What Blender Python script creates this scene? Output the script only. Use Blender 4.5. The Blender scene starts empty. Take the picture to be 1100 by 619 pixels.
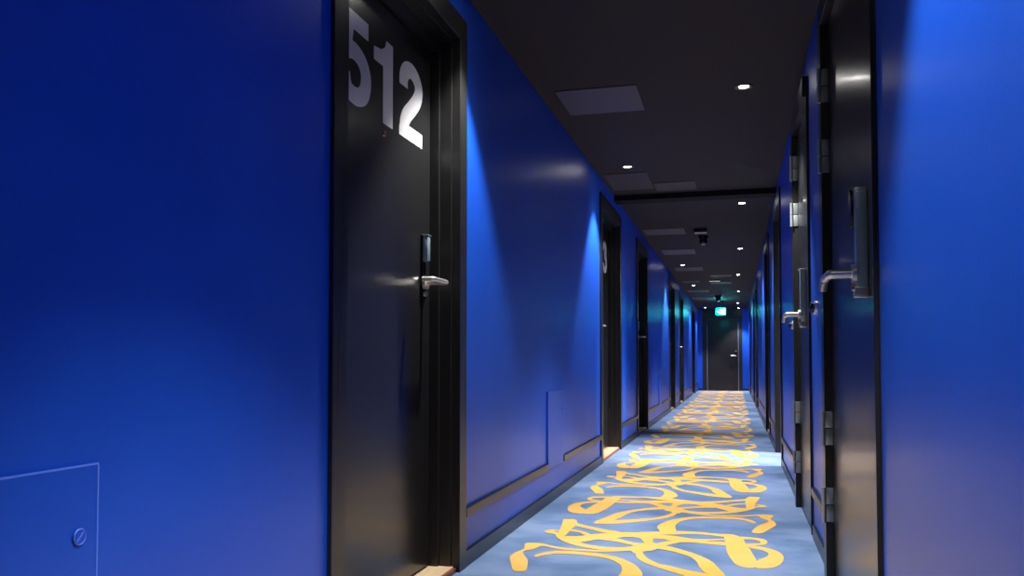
import bpy, bmesh, math, random
from mathutils import Vector, Matrix
from mathutils.geometry import tessellate_polygon
random.seed(5)
S = bpy.context.scene
COL = S.collection

# ---------------------------------------------------------------- camera, world, exposure
F, HY, TH, EYE = 905.0, 389.0, math.radians(14.9), 0.85
cam_d = bpy.data.cameras.new('camera'); cam_d.sensor_width = 36.0
cam_d.lens = F / 1100 * 36; PITCH = math.radians(2.0); cam_d.shift_y = (HY - 309.5 - F * math.tan(PITCH)) / 1100
cam_d.clip_start = 0.02; cam_d.clip_end = 100
cam = bpy.data.objects.new('camera', cam_d); COL.objects.link(cam)
cam.location = (0, 0, EYE); cam.rotation_euler = (math.pi / 2 + PITCH, 0, TH)
S.camera = cam
S.view_settings.view_transform = 'Standard'; S.view_settings.look = 'None'
S.view_settings.exposure = 0.0; S.view_settings.gamma = 1.0
S.view_settings.use_curve_mapping = False
w = bpy.data.worlds.new('world'); S.world = w; w.use_nodes = True
w.node_tree.nodes['Background'].inputs[0].default_value = (0.05, 0.06, 0.08, 1)
w.node_tree.nodes['Background'].inputs[1].default_value = 0.1
SPOT_W = 205.0         # each downlight, narrow beam
WIDE_W = 9.0          # its wider spill
DOORWAY_W = 42.0       # daylight in the open side passage

# ---------------------------------------------------------------- place constants
XL, XR, H = -1.10, 0.36, 2.415      # left wall, right wall, ceiling
Y0, Y1 = -2.6, 25.75               # corridor ends
DTOP = 2.182                       # opening height

def _hit(px, py, z):
    """where the sight line through an image point meets height z"""
    v = (HY - F * math.tan(PITCH)) - py; l = px - 550
    f, u = F * math.cos(PITCH) - v * math.sin(PITCH), F * math.sin(PITCH) + v * math.cos(PITCH)
    k = (z - EYE) / u; f, l = f * k, l * k
    return (l * math.cos(TH) - f * math.sin(TH), f * math.cos(TH) + l * math.sin(TH))
def floor_pt(px, py): return _hit(px, py, 0.0)
def ceil_pt(px, py): return _hit(px, py, H)

# ---------------------------------------------------------------- materials
def mat(name, col, rough=0.5, metal=0.0, spec=0.5, coat=0.0, bump=None, vary=None, emit=None, estr=0):
    m = bpy.data.materials.new(name); m.use_nodes = True
    nt = m.node_tree; b = nt.nodes['Principled BSDF']
    b.inputs['Base Color'].default_value = (*col, 1)
    b.inputs['Roughness'].default_value = rough
    b.inputs['Metallic'].default_value = metal
    b.inputs['Specular IOR Level'].default_value = spec
    b.inputs['Coat Weight'].default_value = coat; b.inputs['Coat Roughness'].default_value = .11
    tc = nt.nodes.new('ShaderNodeNewGeometry')
    if bump:
        n = nt.nodes.new('ShaderNodeTexNoise'); n.inputs['Scale'].default_value = bump[0]
        n.inputs['Detail'].default_value = 4
        nt.links.new(tc.outputs['Position'], n.inputs['Vector'])
        bp = nt.nodes.new('ShaderNodeBump'); bp.inputs['Strength'].default_value = bump[1]
        bp.inputs['Distance'].default_value = bump[2]
        nt.links.new(n.outputs['Fac'], bp.inputs['Height']); nt.links.new(bp.outputs['Normal'], b.inputs['Normal'])
    if vary:   # second colour, noise scale, stretch
        n = nt.nodes.new('ShaderNodeTexNoise'); n.inputs['Scale'].default_value = vary[1]
        n.inputs['Detail'].default_value = 5
        mp = nt.nodes.new('ShaderNodeMapping'); mp.inputs['Scale'].default_value = vary[2]
        nt.links.new(tc.outputs['Position'], mp.inputs['Vector']); nt.links.new(mp.outputs[0], n.inputs['Vector'])
        r = nt.nodes.new('ShaderNodeValToRGB')
        r.color_ramp.elements[0].position = 0.40; r.color_ramp.elements[1].position = 0.60
        r.color_ramp.elements[0].color = (*col, 1); r.color_ramp.elements[1].color = (*vary[0], 1)
        nt.links.new(n.outputs['Fac'], r.inputs[0]); nt.links.new(r.outputs[0], b.inputs['Base Color'])
    if emit:
        b.inputs['Emission Color'].default_value = (*emit, 1); b.inputs['Emission Strength'].default_value = estr
    return m

M_WALL = mat('blue_satin_paint', (0.006, 0.078, 0.57), 0.36, spec=0.5, bump=(160, 0.12, 0.002), vary=((0.008, 0.088, 0.61), 2.2, (1, 1, 1)))
M_BLACK = mat('black_satin_paint', (0.012, 0.012, 0.013), 0.28, spec=0.5, coat=.10, bump=(60, 0.05, 0.002))
M_CASE = mat('black_frame_paint', (0.014, 0.014, 0.014), 0.33, spec=0.5)
M_CEIL = mat('charcoal_ceiling_paint', (0.026, 0.022, 0.021), 0.75, spec=0.3, bump=(200, 0.1, 0.002))
M_PANEL = mat('grey_metal_panel', (0.075, 0.072, 0.095), 0.55, spec=0.4)
M_PANEL2 = mat('dark_grey_panel', (0.036, 0.033, 0.037), 0.6)
M_BEAM = mat('black_beam', (0.006, 0.006, 0.007), 0.8, spec=0.2)
M_CARPET = mat('blue_carpet', (0.125, 0.235, 0.44), 0.95, spec=0.1, bump=(900, 0.5, 0.004), vary=((0.25, 0.37, 0.62), 2.4, (1.0, 1.1, 1)))
for _m in (M_CARPET,):
    _b = _m.node_tree.nodes['Principled BSDF']; _b.inputs['Sheen Weight'].default_value = .35; _b.inputs['Sheen Roughness'].default_value = .5; _b.inputs['Sheen Tint'].default_value = (.9, .92, 1, 1)
M_YELLOW = mat('yellow_carpet_pile', (0.93, 0.55, 0.12), 0.95, spec=0.1, bump=(900, 0.5, 0.004), vary=((0.95, 0.60, 0.17), 2.5, (1, 1, 1)))
M_STEEL = mat('brushed_steel', (0.78, 0.75, 0.71), 0.3, metal=.8)
M_HINGE = mat('dull_hinge_steel', (0.42, 0.47, 0.48), 0.38, metal=.7)
M_EDGE = mat('pale_blue_edge', (0.10, 0.24, 0.85), 0.5)  # hatch edge highlight put into the colour; also the lock rim and slot
M_HATCH = mat('pale_blue_hatch_paint', (0.03, 0.10, 0.58), 0.42)
M_DIGIT = mat('silver_number_film', (0.80, 0.80, 0.84), 0.3, metal=0.35, spec=0.6)
M_PLASTIC = mat('black_plastic', (0.01, 0.01, 0.012), 0.22, spec=0.6)
M_READER = mat('slate_reader_plastic', (0.34, 0.48, 0.54), 0.3, metal=.5)
M_OAK = mat('pale_oak_threshold', (0.86, 0.66, 0.42), 0.4, vary=((0.76, 0.54, 0.32), 8, (1, 0.2, 1)), spec=0.4)
M_BRASS = mat('dark_red_edge', (0.28, 0.07, 0.04), 0.4)
M_LENS = mat('lamp_lens', (1, 1, 1), 0.4, emit=(1.0, 0.97, 0.93), estr=60)
M_TRIM = mat('dark_lamp_ring', (0.03, 0.03, 0.03), 0.45)
M_SIGN = mat('lit_sign_cyan', (0.0, 0.4, 0.4), 0.4, emit=(0.0, 0.62, 0.66), estr=14)
M_SIGNW = mat('lit_sign_white', (0.9, 1, 1), 0.4, emit=(0.75, 1.0, 1.0), estr=9)
M_GLASS = mat('daylit_frosted_pane', (0.8, 0.85, 0.9), 0.4, emit=(0.75, 0.88, 1.0), estr=1.2)
M_WHITE = mat('white_side_passage_paint', (0.45, 0.47, 0.5), 0.6)
M_BRONZE = mat('warm_bronze', (0.55, 0.33, 0.2), 0.25, metal=1.0)
M_LAMPGREY = mat('lamp_grey_diffuser', (0.5, 0.5, 0.5), 0.5, emit=(1, 0.95, 0.9), estr=0.35)

# ---------------------------------------------------------------- mesh helpers (world coordinates)
def box(bm, x0, x1, y0, y1, z0, z1, bev=0.0):
    if x0 > x1: x0, x1 = x1, x0
    vs = [bm.verts.new((x, y, z)) for x in (x0, x1) for y in (y0, y1) for z in (z0, z1)]
    fs = [(0, 1, 3, 2), (4, 6, 7, 5), (0, 4, 5, 1), (2, 3, 7, 6), (0, 2, 6, 4), (1, 5, 7, 3)]
    faces = [bm.faces.new([vs[i] for i in f]) for f in fs]
    if bev:
        es = list({e for f in faces for e in f.edges})
        bmesh.ops.bevel(bm, geom=es, offset=bev, segments=2, profile=0.5, affect='EDGES')
    return bm
def prism(bm, pts2, to3, a, b):
    """closed outline pts2 -> to3(u,v,depth) extruded from depth a to b"""
    A = [bm.verts.new(to3(u, v, a)) for u, v in pts2]; B = [bm.verts.new(to3(u, v, b)) for u, v in pts2]
    n = len(pts2)
    tri = tessellate_polygon([[Vector((u, v, 0)) for u, v in pts2]])
    for t in tri:
        try: bm.faces.new([A[i] for i in t]); bm.faces.new([B[i] for i in reversed(t)])
        except ValueError: pass
    for i in range(n):
        j = (i + 1) % n
        try: bm.faces.new((A[i], A[j], B[j], B[i]))
        except ValueError: pass
def tube(bm, pts, r, seg=14, cap=True):
    pts = [Vector(p) for p in pts]; rings = []
    for i, p in enumerate(pts):
        t = (pts[min(i + 1, len(pts) - 1)] - pts[max(i - 1, 0)]).normalized()
        up = Vector((0, 0, 1)) if abs(t.z) < 0.9 else Vector((1, 0, 0))
        a = t.cross(up).normalized(); b = t.cross(a).normalized()
        rr = r[i] if isinstance(r, (list, tuple)) else r
        rings.append([bm.verts.new(p + (a * math.cos(k * 2 * math.pi / seg) + b * math.sin(k * 2 * math.pi / seg)) * rr) for k in range(seg)])
    for i in range(len(rings) - 1):
        for k in range(seg):
            l = (k + 1) % seg
            bm.faces.new((rings[i][k], rings[i][l], rings[i + 1][l], rings[i + 1][k]))
    if cap:
        bm.faces.new(list(reversed(rings[0]))); bm.faces.new(rings[-1])
def fillet(pts, rad=.010, n=5):
    pts = [Vector(p) for p in pts]; o = [pts[0]]
    for i in range(1, len(pts) - 1):
        a, b, c = pts[i - 1], pts[i], pts[i + 1]
        k = min(rad, (a - b).length * .45, (c - b).length * .45)
        p, q = b + (a - b).normalized() * k, b + (c - b).normalized() * k
        for j in range(n + 1):
            t = j / n; o.append(p * (1 - t) ** 2 + b * 2 * t * (1 - t) + q * t * t)
    return o + [pts[-1]]
def obj(name, bm, m, parent=None, smooth=False):
    bmesh.ops.recalc_face_normals(bm, faces=bm.faces[:])
    me = bpy.data.meshes.new(name); bm.to_mesh(me); bm.free()
    o = bpy.data.objects.new(name, me); COL.objects.link(o)
    for mm in (m if isinstance(m, (list, tuple)) else [m]): me.materials.append(mm)
    if smooth:
        for p in me.polygons: p.use_smooth = True
        me.set_sharp_from_angle(angle=math.radians(35))
    if parent:
        o.parent = parent; me.transform(Matrix.Translation(-parent.location))
    else:   # origin at the base centre
        xs = [v.co for v in me.vertices]
        c = Vector(((min(v.x for v in xs) + max(v.x for v in xs)) / 2, (min(v.y for v in xs) + max(v.y for v in xs)) / 2, min(v.z for v in xs)))
        me.transform(Matrix.Translation(-c)); o.location = c
    return o
def tag(o, label, cat, group=None, kind=None):
    o['label'] = label; o['category'] = cat
    if group: o['group'] = group
    if kind: o['kind'] = kind
    return o
def empty(name, loc):
    o = bpy.data.objects.new(name, None); COL.objects.link(o); o.location = loc
    o.empty_display_size = 0.1; return o
def NB(): return bmesh.new()

# ---------------------------------------------------------------- openings
CW = 0.09
left_op = [(2.23, 3.26), (7.08, 8.21), (9.75, 10.80), (14.68, 15.73), (17.27, 18.35), (22.22, 23.28)]
right_op = [(2.375, 3.49), (4.42, 5.22), (7.25, 8.31), (9.80, 10.86), (15.03, 16.08), (17.42, 18.48), (22.25, 23.30)]
T = 0.17
def wall_mesh(bm, xa, xb, ops, ya, yb):
    y = ya
    for a, b in ops:
        box(bm, xa, xb, y, a - 0.03, 0, H); box(bm, xa, xb, a - 0.03, b + 0.03, DTOP + 0.03, H); y = b + 0.03
    box(bm, xa, xb, y, yb, 0, H)

# ---------------------------------------------------------------- carpet with its yellow scroll pattern (one mesh, two materials)
Z1 = lambda u, v: (540 + .14545 * u, 560 + .1453 * v)
Z2 = lambda u, v: (680 + .1636 * u, 560 + .1634 * v)
Z3 = lambda u, v: (580 + .1273 * u, 500 + .1273 * v)
Z4 = lambda u, v: (700 + .1273 * u, 500 + .1273 * v)
def P(f, s): return [f(*map(float, q.split(','))) for q in s.split()]
shapes = [
 # left tail with its little flag and long hairline
 P(Z1, '160,170 190,162 270,165 330,176 400,193 560,210 700,217 860,214 980,200 985,218 860,227 700,231 560,223 400,209 320,190 285,184 235,208 160,222 145,238 168,265 188,290 182,345 170,375 75,374 62,320 50,265 90,235 165,205'),
 # big flag, tip and strands to the centre
 P(Z3, '200,458 305,458 320,490') + P(Z1, '535,40 495,75 455,118 400,112 415,80 435,40 445,0'),
 P(Z1, '300,78 350,64 425,68 418,76 370,76 390,84 412,86 405,112 380,96 330,90'),
 P(Z1, '385,92 460,116 540,148 560,160 640,178 740,192 860,199 980,188 1000,216 860,223 740,217 620,201 520,179 440,149 395,118'),
 P(Z1, '440,112 560,116 650,101 740,93 860,83 1000,88 1110,84 1110,126 1000,122 900,120 840,129 760,128 700,138 620,152 550,163 490,150'),
 P(Z1, '700,126 840,126 920,150 990,165 1060,165 1110,158 1110,215 1040,224 985,205 980,186 920,172 850,156 760,144 700,138'),
 P(Z1, '985,118 1110,122 1110,170 1055,172 1035,142'),
 P(Z1, '485,62 560,70 620,86 655,104 600,104 560,84 485,76'),
 P(Z1, '540,16 640,40 760,66 880,82 860,94 740,88 640,60 530,38'),
 P(Z2, '0,76 180,70 300,66 420,72 540,84 650,90 600,106 500,93 400,85 320,87 250,90 180,92 150,100 80,110 0,112'),
 P(Z2, '80,104 180,92 260,98 320,106 380,116 490,121 620,116 620,125 490,131 480,134 620,140 620,163 500,152 380,140 320,140 250,132 200,118 90,114'),
 P(Z2, '140,150 240,130 330,136 250,153 180,173 100,180 90,150'),
 P(Z2, '70,110 95,120 145,150 190,168 130,196 60,202 40,222 -10,205 -20,165 60,160 80,148 55,122'),
 # loop
 P(Z2, '580,86 650,88 690,99 720,113 745,158 770,190 790,225 812,260 800,313 720,305 670,285 635,240 615,200 608,150 600,108'),
 P(Z2, '808,262 880,236 895,215 850,192 765,177 740,156 820,166 900,183 960,203 992,235 985,270 950,300 900,312 795,313'),
 P(Z2, '695,102 800,111 860,119 887,138 870,156 800,164 738,162 738,151 830,150 842,137 790,122 716,121'),
 # arc with hook
 P(Z4, '890,486 830,460 740,444 600,437 440,433 290,441 150,466 60,503 45,525') + P(Z2, '160,45 185,80 290,80 275,40') + P(Z4, '205,500 240,477 330,456 440,450 600,452 740,460 820,478 860,494'),
 # wedge and ring
 P(Z3, '440,485 520,455 580,430 640,405 760,380 920,360 1060,350') + P(Z4, '170,360 170,377') + P(Z3, '1060,373 920,379 800,393 730,415 690,440 620,468'),
 P(Z3, '610,466 760,461 900,449') + P(Z4, '0,450 100,431 160,410 180,395 165,368 228,372 222,405 180,433 110,451 0,466') + P(Z3, '800,482 680,494 560,496 470,494 440,485'),
]
def chaikin(p):
    o = []
    for i in range(len(p)):
        a, b = p[i], p[(i + 1) % len(p)]
        o += [(a[0] * .8 + b[0] * .2, a[1] * .8 + b[1] * .2), (a[0] * .2 + b[0] * .8, a[1] * .2 + b[1] * .8)]
    return o
world_shapes = [chaikin([floor_pt(*q) for q in s]) for s in shapes]
PER = 2.085
a_, b_ = floor_pt(*Z2(992, 235)), floor_pt(*Z3(238, 355))
a2, b2 = floor_pt(*Z4(1040, 480)), floor_pt(*Z1(50, 265))
MIRX = ((a_[0] + b_[0]) / 2 + (a2[0] + b2[0]) / 2) / 2
bm = NB()
nx, ny = 4, 60
g = [[bm.verts.new((XL + (XR - XL) * i / nx, Y0 + (Y1 - Y0) * j / ny, 0.0)) for i in range(nx + 1)] for j in range(ny + 1)]
for j in range(ny):
    for i in range(nx): bm.faces.new((g[j][i], g[j][i + 1], g[j + 1][i + 1], g[j + 1][i]))
k = 0
for n in range(-3, 13):
    for half in (0, 1):
        for s in world_shapes:
            dy = n * PER + half * PER / 2
            pts = [((2 * MIRX - x) if half else x, y + dy) for x, y in s]
            if min(p[1] for p in pts) < Y0 or max(p[1] for p in pts) > Y1 - .03: continue
            z = 0.0012 + (k % 40) * 0.00002; k += 1
            vs = [bm.verts.new((x, y, z)) for x, y in pts]
            for t in tessellate_polygon([[Vector((x, y, 0)) for x, y in pts]]):
                try: f = bm.faces.new([vs[i] for i in t]); f.material_index = 1
                except ValueError: pass
for f in bm.faces:
    f.normal_update()
    if f.normal.z < 0: f.normal_flip()
me = bpy.data.meshes.new('floor'); bm.to_mesh(me); bm.free()
fl = bpy.data.objects.new('floor', me); COL.objects.link(fl); me.materials.append(M_CARPET); me.materials.append(M_YELLOW)
tag(fl, 'mottled blue corridor carpet with yellow scroll pattern', 'floor', kind='structure')

# ---------------------------------------------------------------- shell
def struct(name, bm, m, label, cat): return tag(obj(name, bm, m), label, cat, kind='structure')
bm = NB(); wall_mesh(bm, XL - T, XL, left_op, Y0, Y1)
struct('wall_left', bm, M_WALL, 'long glossy blue wall on the left of the corridor', 'wall')
bm = NB(); wall_mesh(bm, XR, XR + T, right_op, Y0, Y1)
struct('wall_right', bm, M_WALL, 'blue wall close by on the right of the corridor', 'wall')
bm = NB()
box(bm, XL - T, XR + T, Y1, Y1 + .15, 0, H)
struct('wall_back', bm, M_WALL, 'narrow blue end wall around the far black door', 'wall')
bm = NB(); box(bm, XL - T, XR + T, Y0 - .15, Y0, 0, H)
struct('wall_front', bm, M_WALL, 'blue wall at the near end of the corridor', 'wall')
bm = NB(); box(bm, XL - T, XR + T, Y0 - .15, Y1 + .15, H, H + .12)
struct('ceiling', bm, M_CEIL, 'charcoal painted corridor ceiling', 'ceiling')
bm = NB(); box(bm, XL, XR, 7.86, 8.06, H - .05, H + .002)
struct('trim_1', bm, M_BEAM, 'flat black band crossing the ceiling before the second pair of downlights', 'ceiling band')
# bare lining behind the recessed leaves and thin subfloor
bm = NB(); box(bm, XL - .6, XR + .6, Y0 - .15, Y1 + .15, -0.12, -0.004)
struct('trim_2', bm, M_BEAM, 'dark slab under the carpet and door thresholds', 'slab')
# open side passage on the right behind the third opening
a, b = right_op[2]
bm = NB()
box(bm, XR + T, 2.5, a - .15, a - .03, 0, H); box(bm, XR + T, 2.5, b + .03, b + .15, 0, H)
box(bm, 2.5, 2.6, a - .15, b + .15, 0, .7); box(bm, 2.5, 2.6, a - .15, b + .15, 2.1, H)
box(bm, XR + T, 2.6, a - .15, b + .15, H, H + .1)
struct('wall_passage', bm, M_WHITE, 'pale walls of the side passage opening on the right', 'wall')
bm = NB(); box(bm, XR, 2.6, a - .03, b + .03, -0.003, 0.0)
struct('floor_passage', bm, M_CARPET, 'blue carpet running into the side passage', 'floor')
bm = NB(); box(bm, 2.54, 2.56, a - .03, b + .03, .7, 2.1)
struct('window_1', bm, M_GLASS, 'frosted window at the end of the side passage', 'window')
ld = bpy.data.lights.new('passage_daylight', 'AREA'); ld.shape = 'RECTANGLE'; ld.size = .55; ld.size_y = .5
ld.energy = DOORWAY_W; ld.color = (1, .97, .94); ld.spread = math.radians(70)
lo = bpy.data.objects.new('passage_daylight', ld); COL.objects.link(lo); lo.location = (2.46, (a + b) / 2, 1.85)
lo.rotation_euler = (Vector((-2.3, 0, -1.45))).to_track_quat('-Z', 'Y').to_euler()

# ---------------------------------------------------------------- baseboards and low rails
def sidebox(bm, side, d0, d1, ya, yb, z0, z1, bev=0.0):
    """d = depth into the wall (negative = out into the corridor)"""
    if side < 0: box(bm, XL - d1, XL - d0, ya, yb, z0, z1, bev)
    else: box(bm, XR + d0, XR + d1, ya, yb, z0, z1, bev)
def gaps(ops):
    y = Y0; out = []
    for p, q in ops: out.append((y, p - CW)); y = q + CW
    out.append((y, Y1)); return [(p, q) for p, q in out if q - p > .03]
hatches_l = [(0.80, 1.262), (4.94, 5.40), (12.49, 12.95), (20.04, 20.50)]
for side, nm, ops in ((-1, 'left', left_op), (1, 'right', right_op)):
    bm = NB()
    for p, q in gaps(ops): sidebox(bm, side, -.012, 0.0, p, q, 0.0, .066, .002)
    struct('baseboard_' + nm, bm, M_CASE, 'low black skirting board along the %s wall' % nm, 'baseboard')
tn = 3
for side, nm, ops, hs in ((-1, 'left', left_op, hatches_l), (1, 'right', right_op, [])):
    for p, q in gaps(ops):
        cuts = [p]
        for h in hs:
            if p < h[0] and h[1] < q: cuts += [h[0] - .004, h[1] + .004]
        cuts.append(q)
        for i in range(0, len(cuts), 2):
            bm = NB(); sidebox(bm, side, -.016, 0.0, cuts[i], cuts[i + 1], .205, .245, .003)
            struct('trim_%d' % tn, bm, M_CASE, 'black rail low on the %s blue wall, %.0f metres along' % (nm, max(0, (cuts[i] + cuts[i + 1]) / 2)), 'wall rail'); tn += 1

# ---------------------------------------------------------------- room numbers
def ribbon(bm, c, wd, to3, a, b):
    L, R = [], []
    for i, p in enumerate(c):
        q0, q1 = Vector(c[max(i - 1, 0)]), Vector(c[min(i + 1, len(c) - 1)])
        t = (q1 - q0).normalized(); n = Vector((-t.y, t.x)) * wd / 2
        L.append((p[0] + n.x, p[1] + n.y)); R.append((p[0] - n.x, p[1] - n.y))
    prism(bm, L + R[::-1], to3, a, b)
def smooth_line(c, n=5):
    o = []
    for i in range(len(c) - 1):
        p0, p1, p2, p3 = [Vector(c[min(max(k, 0), len(c) - 1)]) for k in (i - 1, i, i + 1, i + 2)]
        for s in range(n):
            t = s / n
            o.append(tuple(.5 * ((2 * p1) + (p2 - p0) * t + (2 * p0 - 5 * p1 + 4 * p2 - p3) * t * t + (3 * p1 - p0 - 3 * p2 + p3) * t ** 3)))
    return o + [tuple(c[-1])]
def digit(bm, ch, to3, a, b):
    if ch == '1':
        prism(bm, [(.24, 0), (.46, 0), (.46, 1), (.31, 1), (.28, .91), (.20, .85), (.04, .82), (.04, .67), (.24, .67)], to3, a, b)
    if ch == '2':
        ribbon(bm, smooth_line([(.125, .64), (.13, .76), (.20, .865), (.32, .905), (.44, .865), (.515, .77), (.51, .66), (.45, .55), (.34, .43), (.22, .31), (.145, .19), (.13, .06)]), .205, to3, a, b)
        prism(bm, [(.02, 0), (.62, 0), (.62, .185), (.20, .185), (.02, .12)], to3, a, b + .0003)
    if ch == '3':
        ribbon(bm, smooth_line([(.125, .69), (.15, .83), (.29, .905), (.43, .865), (.485, .75), (.43, .63), (.26, .56)]), .19, to3, a, b)
        ribbon(bm, smooth_line([(.25, .54), (.42, .52), (.52, .41), (.52, .25), (.45, .135), (.31, .09), (.17, .13), (.115, .30)]), .2, to3, a, b + .0003)
    if ch == '5':
        prism(bm, [(.13, 1), (.57, 1), (.57, .81), (.28, .81), (.25, .62), (.23, .48), (.05, .45)], to3, a, b + .0003)
        ribbon(bm, smooth_line([(.10, .50), (.20, .56), (.33, .57), (.46, .51), (.53, .37), (.50, .20), (.42, .115), (.30, .088), (.17, .13), (.115, .29)]), .2, to3, a, b)

# ---------------------------------------------------------------- door parts
def casing(side, a, b, parent, zt=DTOP, proud=.014, near=None):
    bm = NB(); to3 = (lambda u, v, d: (XL - d, u, v)) if side < 0 else (lambda u, v, d: (XR + d, u, v))
    D0, D1 = -proud, 0.0
    nw, nd = near or (CW, proud)
    prism(bm, [(a - nw, 0), (a, 0), (a, zt), (a - nw, zt + .10)], to3, -nd, D1)
    prism(bm, [(b, 0), (b + CW, 0), (b + CW, zt + .10), (b, zt)], to3, D0, D1)
    prism(bm, [(a, zt), (b, zt), (b + CW, zt + .10), (a - nw, zt + .10)], to3, D0, D1)
    bmesh.ops.bevel(bm, geom=bm.edges[:], offset=.0015, segments=1, affect='EDGES')
    return obj('casing', bm, M_CASE, parent)
def jamb(side, a, b, parent, zt=DTOP, stop=True):
    bm = NB()
    for ya, yb in ((a - .03, a), (b, b + .03)): sidebox(bm, side, -.002, .165, ya, yb, 0, zt + .03)
    sidebox(bm, side, -.002, .165, a, b, zt, zt + .03)
    if stop:   # stepped rebate the leaf closes into
        for d0, d1, s in ((.022, .165, .008), (.072, .165, .020)):
            sidebox(bm, side, d0, d1, a, a + s, 0, zt - s, .0015); sidebox(bm, side, d0, d1, b - s, b, 0, zt - s, .0015)
            sidebox(bm, side, d0, d1, a, b, zt - s - .03 * (s > .01), zt, .0015)
    return obj('door_frame', bm, M_CASE, parent)
def lever(side, y, z, dsurf, parent, toward, off=.108, down=False, r=.0115):
    """dsurf: depth of leaf face; toward: -1 near / +1 far"""
    X = (lambda d: XL - d) if side < 0 else (lambda d: XR + d)
    bm = NB()
    tube(bm, [(X(dsurf), y, z), (X(dsurf - .012), y, z)], .026, 24)
    o = obj('rosette', bm, M_STEEL, parent, True)
    bm = NB()
    d1 = dsurf - off
    pts = [(X(dsurf - .005), y, z), (X(d1), y, z), (X(d1), y + toward * .15, z)]
    if down: pts += [(X(d1 - .006), y + toward * .162, z - .034)]
    else: pts += [(X(d1 + .045), y + toward * .152, z)]
    pts = fillet(pts)
    tube(bm, pts, r, 16)
    return obj('lever_handle', bm, M_STEEL, parent, True)
def door_left(n, a, b, num=None, handle='far', label=''):
    root = empty('door_%d' % n, (XL, (a + b) / 2, 0)); tag(root, label, 'door', kind='structure')
    casing(-1, a, b, root); jamb(-1, a, b, root)
    bm = NB(); sidebox(bm, -1, .11, .155, a + .024, b - .024, .032, DTOP - .056, .002)
    obj('leaf', bm, M_BLACK, root)
    bm = NB(); sidebox(bm, -1, .012, .16, a + .001, b - .001, 0.0, .024, .003)
    obj('threshold', bm, M_OAK, root)['label'] = 'pale oak threshold'
    bm = NB(); sidebox(bm, -1, .001, .012, a + .001, b - .001, 0.0, .018, .002)
    obj('threshold_edge', bm, M_BRASS, root)
    sgn = 1 if handle == 'far' else -1
    y = (b - .024 - .085) if handle == 'far' else (a + .024 + .085)
    X = lambda d: XL - d
    bm = NB(); sidebox(bm, -1, .100, .11, y - .018, y + .018, 1.10, 1.36, .004); pl = obj('lock_plate', bm, M_PLASTIC, root)
    bm = NB(); sidebox(bm, -1, .080, .102, y - .017, y + .017, 1.25, 1.352, .006); obj('card_reader', bm, M_READER, root, True)['label'] = 'slate blue card reader'
    bm = NB(); sidebox(bm, -1, .078, .102, y - .018, y + .018, 1.352, 1.357, .001); obj('reader_cap', bm, M_STEEL, root)
    lever(-1, y, 1.165, .100, root, -sgn, .094, r=.0095)['label'] = 'chrome lever handle'
    bm = NB(); tube(bm, [(X(.101), y, 1.122), (X(.09), y, 1.122)], .011, 18); obj('keyhole', bm, M_STEEL, root, True)
    pc = (a + b) / 2
    bm = NB(); tube(bm, [(X(.111), pc + .02, 1.665), (X(.104), pc + .02, 1.665)], [.0125, .011], 20); obj('peephole', bm, M_BRONZE, root, True)['label'] = 'small brass peephole'
    bm = NB()
    for z in (.35, 1.9):
        yy = (a + .02) if handle == 'far' else (b - .02)
        tube(bm, [(X(.103), yy, z - .05), (X(.103), yy, z + .05)], .007, 10)
    obj('hinge', bm, M_CASE, root, True)
    if num:
        y0 = b - .024 - .338 if handle == 'far' else b - .33
        for i, ch in enumerate(num):
            bm = NB(); ys = y0 + (i - 2) * .247 + (.01 if ch == '1' else 0)
            digit(bm, ch, (lambda u, v, d, ys=ys: (XL - d, ys + u * .395, 1.702 + v * .305)), .1102, .1088)
            obj('room_number', bm, M_DIGIT, root)['label'] = 'large silver numeral %s' % ch
    return root
lab = ['black door numbered 512, nearest on the left wall', 'black door numbered 513, second on the left wall',
       'recessed black door, third on the left wall', 'recessed black door, fourth on the left wall',
       'recessed black door with lever, fifth on the left wall', 'recessed black door nearest the far end on the left wall']
nums = ['512', '513', None, None, None, None]
for i, (a, b) in enumerate(left_op):
    door_left(i + 1, a, b, nums[i], 'far' if i % 2 == 0 else 'near', lab[i])

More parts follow.
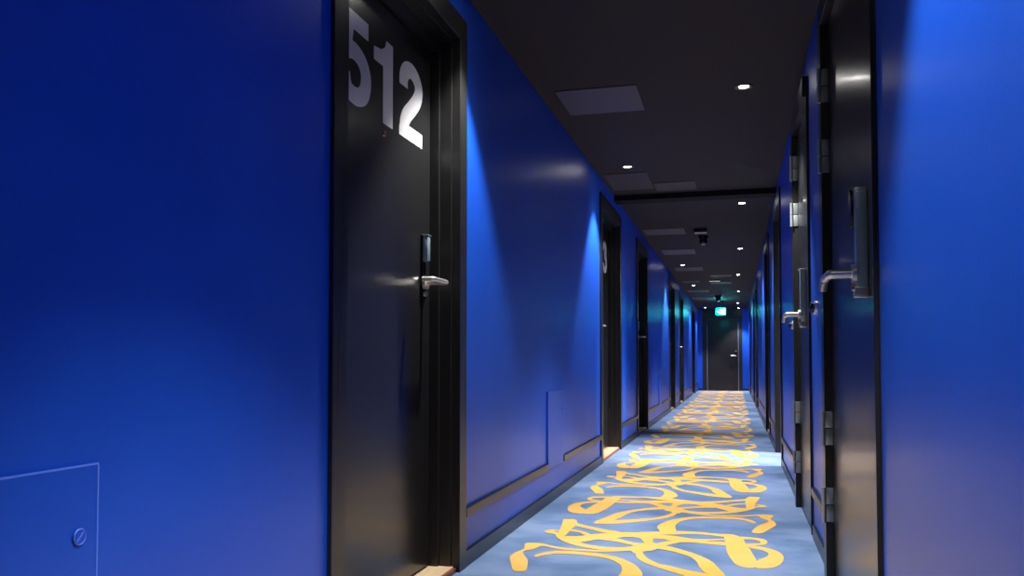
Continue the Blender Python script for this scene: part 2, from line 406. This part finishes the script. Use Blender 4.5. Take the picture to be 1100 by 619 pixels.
def hinge_part(root, y, z0, z1):
    bm = NB(); zm = (z0 + z1) / 2; xk = XR - .037
    tube(bm, [(xk, y - .004, z0), (xk, y - .004, zm - .0015)], .0085, 14)
    tube(bm, [(xk, y - .004, zm + .0015), (xk, y - .004, z1)], .0085, 14)
    box(bm, xk + .006, XR - .001, y - .0035, y - .0005, z0 + .002, zm - .002, .0006)
    box(bm, xk + .006, XR - .001, y - .0035, y - .0005, zm + .002, z1 - .002, .0006)
    o = obj('hinge', bm, M_HINGE, root, True); o['label'] = 'grey steel barrel hinge'
def door_flush(n, a, b, label, hz, kh=1.10):
    root = empty('door_%d' % n, (XR, (a + b) / 2, 0)); tag(root, label, 'door', kind='structure')
    casing(1, a, b, root, proud=.03, near=(.014, .012)); jamb(1, a, b, root, stop=False)
    bm = NB(); sidebox(bm, 1, 0.0, .045, a + .004, b - .006, .012, DTOP - .004, .002); obj('leaf', bm, M_BLACK, root)
    bm = NB(); sidebox(bm, 1, .0, .16, a + .001, b - .001, 0.0, .01); obj('threshold', bm, M_CASE, root)
    for z0, z1 in hz: hinge_part(root, b - .002, z0, z1)
    y = a + (.175 if n == 7 else .265)
    bm = NB(); sidebox(bm, 1, -.032, 0.0, y - .016, y + .018, 1.062, 1.335, .004); obj('lock_plate', bm, M_READER, root, True)['label'] = 'tall slim slate lock plate'
    bm = NB(); sidebox(bm, 1, -.034, 0.0, y - .017, y + .019, 1.335, 1.343, .002); obj('plate_cap', bm, M_STEEL, root, True)['label'] = 'bright steel end cap'
    bm = NB(); sidebox(bm, 1, -.036, 0.0, y - .018, y + .018, 1.032, 1.062, .003); obj('plate_cap', bm, M_STEEL, root, True)['label'] = 'bright steel end cap'
    bm = NB(); to3 = lambda u, v, d: (XR - d, y + .045 + u, 1.293 + v)
    prism(bm, [(math.cos(t * math.pi / 12) * .030, math.sin(t * math.pi / 12) * .055) for t in range(24)], to3, 0.0, .040)
    obj('thumb_turn', bm, M_PLASTIC, root, True)
    lever(1, y, kh, -.030, root, 1, .070, True, r=.013)['label'] = 'chrome lever handle with bent tip'
    bm = NB(); tube(bm, [(XR - .032, y, kh - .04), (XR - .042, y, kh - .04)], .010, 16); obj('keyhole', bm, M_BRONZE, root, True)
    return root
door_flush(7, *right_op[0], 'black door flush with the right wall, nearest, with tall lock plate', [(1.87, 2.006), (1.59, 1.725), (.526, .66), (.23, .365)])
door_flush(8, *right_op[1], 'narrower black flush door, second along the right wall', [(1.92, 2.07), (1.65, 1.79), (.49, .62), (.20, .33)])
r = empty('door_9', (XR, sum(right_op[2]) / 2, 0)); tag(r, 'open black framed doorway spilling pale light on the carpet, third on the right', 'doorway', kind='structure')
casing(1, *right_op[2], r); jamb(1, *right_op[2], r, stop=False)
def door_right(n, a, b, label):
    root = empty('door_%d' % n, (XR, (a + b) / 2, 0)); tag(root, label, 'door', kind='structure')
    casing(1, a, b, root); jamb(1, a, b, root)
    bm = NB(); sidebox(bm, 1, .11, .155, a + .024, b - .024, .032, DTOP - .056, .002); obj('leaf', bm, M_BLACK, root)
    bm = NB(); sidebox(bm, 1, .004, .16, a + .001, b - .001, 0.0, .024, .003); obj('threshold', bm, M_OAK, root)
    y = a + .11
    bm = NB(); sidebox(bm, 1, .088, .11, y - .022, y + .022, 1.10, 1.36, .004); obj('lock_plate', bm, M_PLASTIC, root)
    lever(1, y, 1.165, .088, root, 1, .088)
for i, t in enumerate(['recessed black door, fourth along the right wall', 'recessed black door, fifth along the right wall',
                       'recessed black door, sixth along the right wall', 'recessed black door nearest the far end on the right wall']):
    door_right(10 + i, *right_op[3 + i], t)

# far end door in its full height black surround
root = empty('door_14', (-.385, Y1, 0)); tag(root, 'black door closing the far end of the corridor under the green sign', 'door', kind='structure')
yw = Y1
bm = NB(); box(bm, -.97, -.84, yw - .03, yw, 0, H - .002, .003); box(bm, .07, .17, yw - .03, yw, 0, H - .002, .003)
box(bm, -.84, .07, yw - .03, yw, 2.12, H - .002, .003); obj('surround', bm, M_CASE, root)
bm = NB(); box(bm, -.825, .055, yw - .02, yw - .001, .012, 2.11, .003); obj('leaf', bm, M_BLACK, root)
bm = NB(); box(bm, -.838, -.827, yw - .034, yw, .01, 1.9, .001); box(bm, .057, .068, yw - .034, yw, .01, 2.0, .001); obj('edge_strip', bm, M_HINGE, root)['label'] = 'thin steel edge strips'
bm = NB(); box(bm, -.03, .02, yw - .045, yw - .02, 1.0, 1.2, .004); obj('lock_plate', bm, M_PLASTIC, root)
bm = NB(); tube(bm, [(-.005, yw - .03, 1.035), (-.005, yw - .09, 1.035), (-.02, yw - .1, 1.035), (-.16, yw - .1, 1.035)], .013, 12); obj('lever_handle', bm, M_STEEL, root, True)
bm = NB(); tube(bm, [(-.005, yw - .04, 1.17), (-.005, yw - .07, 1.17)], .018, 12); obj('lock_cylinder', bm, M_STEEL, root, True)
bm = NB(); box(bm, XL, -.975, yw - .012, yw, 0, .066, .002); box(bm, .175, XR, yw - .012, yw, 0, .066, .002)
struct('baseboard_back', bm, M_CASE, 'short black skirting pieces beside the far door', 'baseboard')

# ---------------------------------------------------------------- wall hatches
names = ['blue access hatch with round lock low on the near left wall', 'upright blue access hatch interrupting the rail between doors 512 and 513',
         'blue access hatch in the rail after the third left door', 'blue access hatch in the rail farthest down the left wall']
for i, (p, q) in enumerate(hatches_l):
    root = empty('access_hatch', (XL, (p + q) / 2, .2)); tag(root, names[i], 'access hatch', 'blue access hatches low on the left wall')
    pr = .006 if i == 0 else .010
    bm = NB(); sidebox(bm, -1, -pr, .0, p, q, .203, .671, .002); obj('panel', bm, M_WALL if i == 0 else M_HATCH, root)
    if i == 0:
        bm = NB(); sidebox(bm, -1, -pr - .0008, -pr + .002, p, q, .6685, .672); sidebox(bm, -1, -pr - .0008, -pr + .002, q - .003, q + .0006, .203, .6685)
        obj('edge_highlight', bm, M_EDGE, root)['label'] = 'painted highlight along the hatch edge'  # paler strips stand in for light caught on the panel's top and far bevels
    bm = NB(); X = XL + pr; y = q - .045; z = .55
    tube(bm, [(XL + pr - .001, y, z), (X + .0035, y, z)], [.0135, .0125], 24)
    lk = obj('round_lock', bm, M_WALL, root, True)
    bm = NB(); sl = lambda u, v, d: (X + d, y + u, z + v)
    prism(bm, [(-.008, -.006), (-.006, -.008), (.008, .006), (.006, .008)], sl, .0034, .0046)
    obj('key_slot', bm, M_EDGE, lk)
    bm = NB(); n = 28; rg = [[bm.verts.new((X + .003 + (.0016 if k == 1 else 0), y + rr * math.cos(t * 2 * math.pi / n), z + rr * math.sin(t * 2 * math.pi / n))) for t in range(n)] for k, rr in enumerate((.0115, .013, .0145))]
    for k in range(2):
        for t in range(n): bm.faces.new((rg[k][t], rg[k][(t + 1) % n], rg[k + 1][(t + 1) % n], rg[k + 1][t]))
    obj('rim', bm, M_EDGE, lk)
    bpy.context.view_layer.update()
# parent offset fix for the sub-part: its parent sits at the root's origin
for o in bpy.data.objects:
    if o.name.startswith(('key_slot', 'rim')): o.data.transform(Matrix.Translation(-o.parent.parent.location))

# ---------------------------------------------------------------- door bumpers on the right wall
for y, z, t in ((4.10, 1.10, 'round black door bumper in a steel ring, nearer one'), (5.72, 1.09, 'round black door bumper in a steel ring, past the second right door')):
    root = empty('door_bumper', (XR, y, z)); tag(root, t, 'door bumper', 'round door bumpers on the right wall')
    bm = NB(); tube(bm, [(XR, y, z), (XR - .008, y, z), (XR - .012, y, z)], [.030, .030, .027], 28); obj('ring', bm, M_STEEL, root, True)
    bm = NB(); tube(bm, [(XR - .012, y, z), (XR - .026, y, z), (XR - .032, y, z)], [.0235, .0225, .012], 24); obj('rubber_pad', bm, M_PLASTIC, root, True)

# ---------------------------------------------------------------- ceiling: downlights
def make_downlight():
    root = empty('ceiling_downlight', (0, 0, H))
    bm = NB(); R = [(.052, 0.0), (.052, -.004), (.048, -.006), (.033, -.004), (.027, .0)]
    n = 40; vs = [[bm.verts.new((r_ * math.cos(t * 2 * math.pi / n), r_ * math.sin(t * 2 * math.pi / n), H + z)) for t in range(n)] for r_, z in R]
    for i in range(len(R) - 1):
        for t in range(n): bm.faces.new((vs[i][t], vs[i][(t + 1) % n], vs[i + 1][(t + 1) % n], vs[i + 1][t]))
    obj('ring', bm, M_TRIM, root, True)
    bm = NB(); vs = [bm.verts.new((.027 * math.cos(t * 2 * math.pi / n), .027 * math.sin(t * 2 * math.pi / n), H - .002)) for t in range(n)]
    bm.faces.new(vs); vs2 = [bm.verts.new((v.co.x * .7, v.co.y * .7, H - .005)) for v in vs]
    for t in range(n): bm.faces.new((vs[t], vs[(t + 1) % n], vs2[(t + 1) % n], vs2[t]))
    bm.faces.new(list(reversed(vs2))); obj('lens', bm, M_LENS, root, True)
    ld = bpy.data.lights.new('lamp', 'SPOT'); ld.energy = SPOT_W; ld.spot_size = math.radians(80); ld.spot_blend = .5
    ld.shadow_soft_size = .025; ld.color = (1.0, .96, .91)
    lo = bpy.data.objects.new('lamp', ld); COL.objects.link(lo); lo.parent = root; lo.location = (0, 0, -.03)
    l2 = bpy.data.lights.new('lamp', 'SPOT'); l2.energy = WIDE_W; l2.spot_size = math.radians(112); l2.spot_blend = 1.0
    l2.shadow_soft_size = .03; l2.color = (1.0, .96, .91)
    lo = bpy.data.objects.new('lamp', l2); COL.objects.link(lo); lo.parent = root; lo.location = (0, 0, -.03)
    return root
right_l = [(.04, 1.42)] + [ceil_pt(*q) for q in ((799, 93), (797, 218), (795, 267), (792.8, 295), (793.2, 313), (792.4, 325.6))] + [(.08, 25.3)]
left_l = [(-.84, 3.2)] + [ceil_pt(*q) for q in ((674, 179), (733, 285), (745, 306.6), (751.7, 321), (757.5, 330.5))]
ords = ['first', 'second', 'third', 'fourth', 'fifth', 'sixth', 'seventh']
lr = ['glowing downlight over the nearest right door', 'large glowing downlight, nearest one seen in the ceiling', 'glowing downlight just past the black ceiling band on the right',
      'glowing downlight in the right row, second past the black band', 'glowing downlight in the right row, third past the black band', 'glowing downlight in the right row, fourth past the black band', 'glowing downlight in the right row just before the exit sign', 'downlight against the far end wall on the right']
ll = ['downlight above the door numbered 512', 'glowing downlight by the left wall before the black band', 'glowing downlight in the left row, first past the black band',
      'glowing downlight in the left row, second past the black band', 'glowing downlight in the left row, third past the black band', 'glowing downlight in the left row nearest the far door']
proto = make_downlight(); first = True
def kids(o): return [c for c in bpy.data.objects if c.parent == o]
pk = kids(proto)
for pts, labs, gp in ((right_l, lr, 'right row of ceiling downlights'), (left_l, ll, 'left row of ceiling downlights')):
    for (x, y), t in zip(pts, labs):
        if first: o = proto; first = False
        else:
            o = proto.copy(); COL.objects.link(o)
            for c in pk:
                d = c.copy(); COL.objects.link(d); d.parent = o
        o.location = (x, y, H); tag(o, t, 'downlight', gp)

# ceiling panels (px corners of each, unprojected to real places)
pan = [((596, 98), (683.6, 90.5), (692.3, 117.3), 'large grey ceiling access panel, nearest'),
       ((643, 188), (694, 184.2), (703, 202), 'grey ceiling panel beside the left downlight before the black band'),
       ((702, 196.6), (746, 194), (748.5, 203), 'smaller grey ceiling panel touching the black band'),
       ((689.7, 246.6), (735, 244.6), (736, 251), 'pale ceiling panel first past the black band'),
       ((710, 268.6), (746.4, 267.3), (747, 272.5), 'pale ceiling panel second past the black band'),
       ((724.6, 287.6), (754.6, 286.7), (755, 290.3), 'pale ceiling panel third past the black band'),
       ((733, 302), (750.7, 301.7), (751, 303.4), 'short ceiling panel fourth past the black band'),
       ((738, 311.8), (761, 311.4), (761.5, 313.4), 'ceiling panel fifth past the black band'),
       ((743, 319.8), (769, 319.4), (769.3, 321), 'ceiling panel nearest the exit sign'),
       ((763.3, 295.4), (785.6, 295), (786, 296.8), 'narrow ceiling panel before the oblong centre lamp'),
       ((763.3, 303.2), (785.6, 302.8), (786, 304.6), 'narrow ceiling panel behind the oblong centre lamp')]
for p0, p1, p2, t in pan:
    A, B, C_ = ceil_pt(*p0), ceil_pt(*p1), ceil_pt(*p2)
    x0, x1 = A[0], (B[0] + C_[0]) / 2; y0, y1 = sorted(((A[1] + B[1]) / 2, C_[1]))
    x0 = max(x0, XL + .04)
    bm = NB(); box(bm, x0, x1, y0, y1, H - .006, H, .0015)
    tag(obj('ceiling_panel', bm, M_PANEL2 if 'beside the left' in t or 'touching' in t else M_PANEL), t, 'ceiling panel', 'grey ceiling access panels')
# oblong centre lamp
x, y = ceil_pt(767.6, 301)
root = empty('ceiling_lamp', (x, y, H)); tag(root, 'small oblong lamp in the middle of the ceiling between two narrow panels', 'lamp')
bm = NB(); box(bm, x - .11, x + .11, y - .06, y + .06, H - .02, H, .004); obj('housing', bm, M_TRIM, root)
bm = NB(); box(bm, x - .095, x + .095, y - .05, y + .05, H - .026, H - .02, .002); obj('diffuser', bm, M_LAMPGREY, root)
# flat black box and round detector past the band
x, y = ceil_pt(752.5, 246)
root = empty('ceiling_unit', (x, y, H)); tag(root, 'flat black box with a pale lower face on the ceiling before the round detector', 'ceiling unit')
bm = NB(); box(bm, x - .075, x + .075, y - .05, y + .05, H - .045, H, .004); obj('housing', bm, M_PLASTIC, root)
bm = NB(); box(bm, x - .07, x + .07, y - .045, y + .045, H - .052, H - .045, .002); obj('cover', bm, mat('pale_cover', (.5, .5, .5), .4), root)
def detector(px, py, t, s=1.0):
    x, y = ceil_pt(px, py)
    root = empty('smoke_detector', (x, y, H)); tag(root, t, 'smoke detector')
    bm = NB(); tube(bm, [(x, y, H), (x, y, H - .035 * s)], [.062 * s, .058 * s], 28); obj('base', bm, M_PLASTIC, root, True)
    bm = NB(); tube(bm, [(x, y, H - .035 * s), (x, y, H - .07 * s), (x, y, H - .095 * s), (x, y, H - .105 * s)], [.045 * s, .05 * s, .04 * s, .022 * s], 28); obj('head', bm, M_PLASTIC, root, True)
    bm = NB(); tube(bm, [(x, y, H - .105 * s), (x, y, H - .112 * s)], [.022 * s, .018 * s], 20); obj('sensor', bm, M_STEEL, root, True)
detector(755.5, 253.5, 'black round smoke detector hanging from the ceiling past the flat box')
detector(771.5, 317.5, 'black smoke detector far off, just before the lit exit sign', 1.3)

# exit sign
d = 21.5; l = (774.7 - 550) / F * d
x, y = l * math.cos(TH) - d * math.sin(TH), d * math.cos(TH) + l * math.sin(TH)
root = empty('exit_sign', (x, y, H)); tag(root, 'bright cyan green lit exit sign hanging before the far door', 'exit sign')
bm = NB(); box(bm, x - .10, x + .10, y - .035, y + .035, H - .03, H, .004); obj('ceiling_mount', bm, M_PLASTIC, root)
bm = NB(); tube(bm, [(x - .05, y, H - .03), (x - .05, y, 2.225)], .006, 8); obj('rod', bm, M_PLASTIC, root)
bm = NB(); tube(bm, [(x + .05, y, H - .03), (x + .05, y, 2.225)], .006, 8); obj('rod', bm, M_PLASTIC, root)
bm = NB(); box(bm, x - .12, x + .12, y - .012, y + .012, 2.05, 2.225, .004); obj('lit_face', bm, M_SIGN, root)
# white pictogram: doorway, running figure, arrow
bm = NB(); to3 = lambda u, v, dd: (x + u, y - dd, 2.1375 + v)
prism(bm, [(.045, -.07), (.10, -.07), (.10, .07), (.045, .07)], to3, .012, .0145)
prism(bm, [(math.cos(t * math.pi / 6) * .014 - .005, math.sin(t * math.pi / 6) * .014 + .055) for t in range(12)], to3, .012, .0145)
ribbon(bm, [(-.045, .03), (-.015, .03), (.015, .018), (.035, .025)], .012, to3, .012, .0145)
ribbon(bm, [(-.005, .035), (-.012, -.01), (.012, -.03), (.005, -.068)], .017, to3, .012, .0148)
ribbon(bm, [(-.012, -.01), (-.028, -.035), (-.05, -.045)], .014, to3, .012, .0151)
prism(bm, [(-.11, -.0), (-.085, .022), (-.085, .008), (-.06, .008), (-.06, -.008), (-.085, -.008), (-.085, -.022)], to3, .012, .0145)
obj('pictogram', bm, M_SIGNW, root)['label'] = 'white running figure pictogram'
ld = bpy.data.lights.new('sign_glow', 'AREA'); ld.shape = 'RECTANGLE'; ld.size = .24; ld.size_y = .17; ld.energy = 5; ld.color = (0.0, .75, .8)
lo = bpy.data.objects.new('sign_glow', ld); COL.objects.link(lo); lo.parent = root; lo.location = (0, -.03, 2.137 - H); lo.rotation_euler = (math.pi / 2, 0, 0)
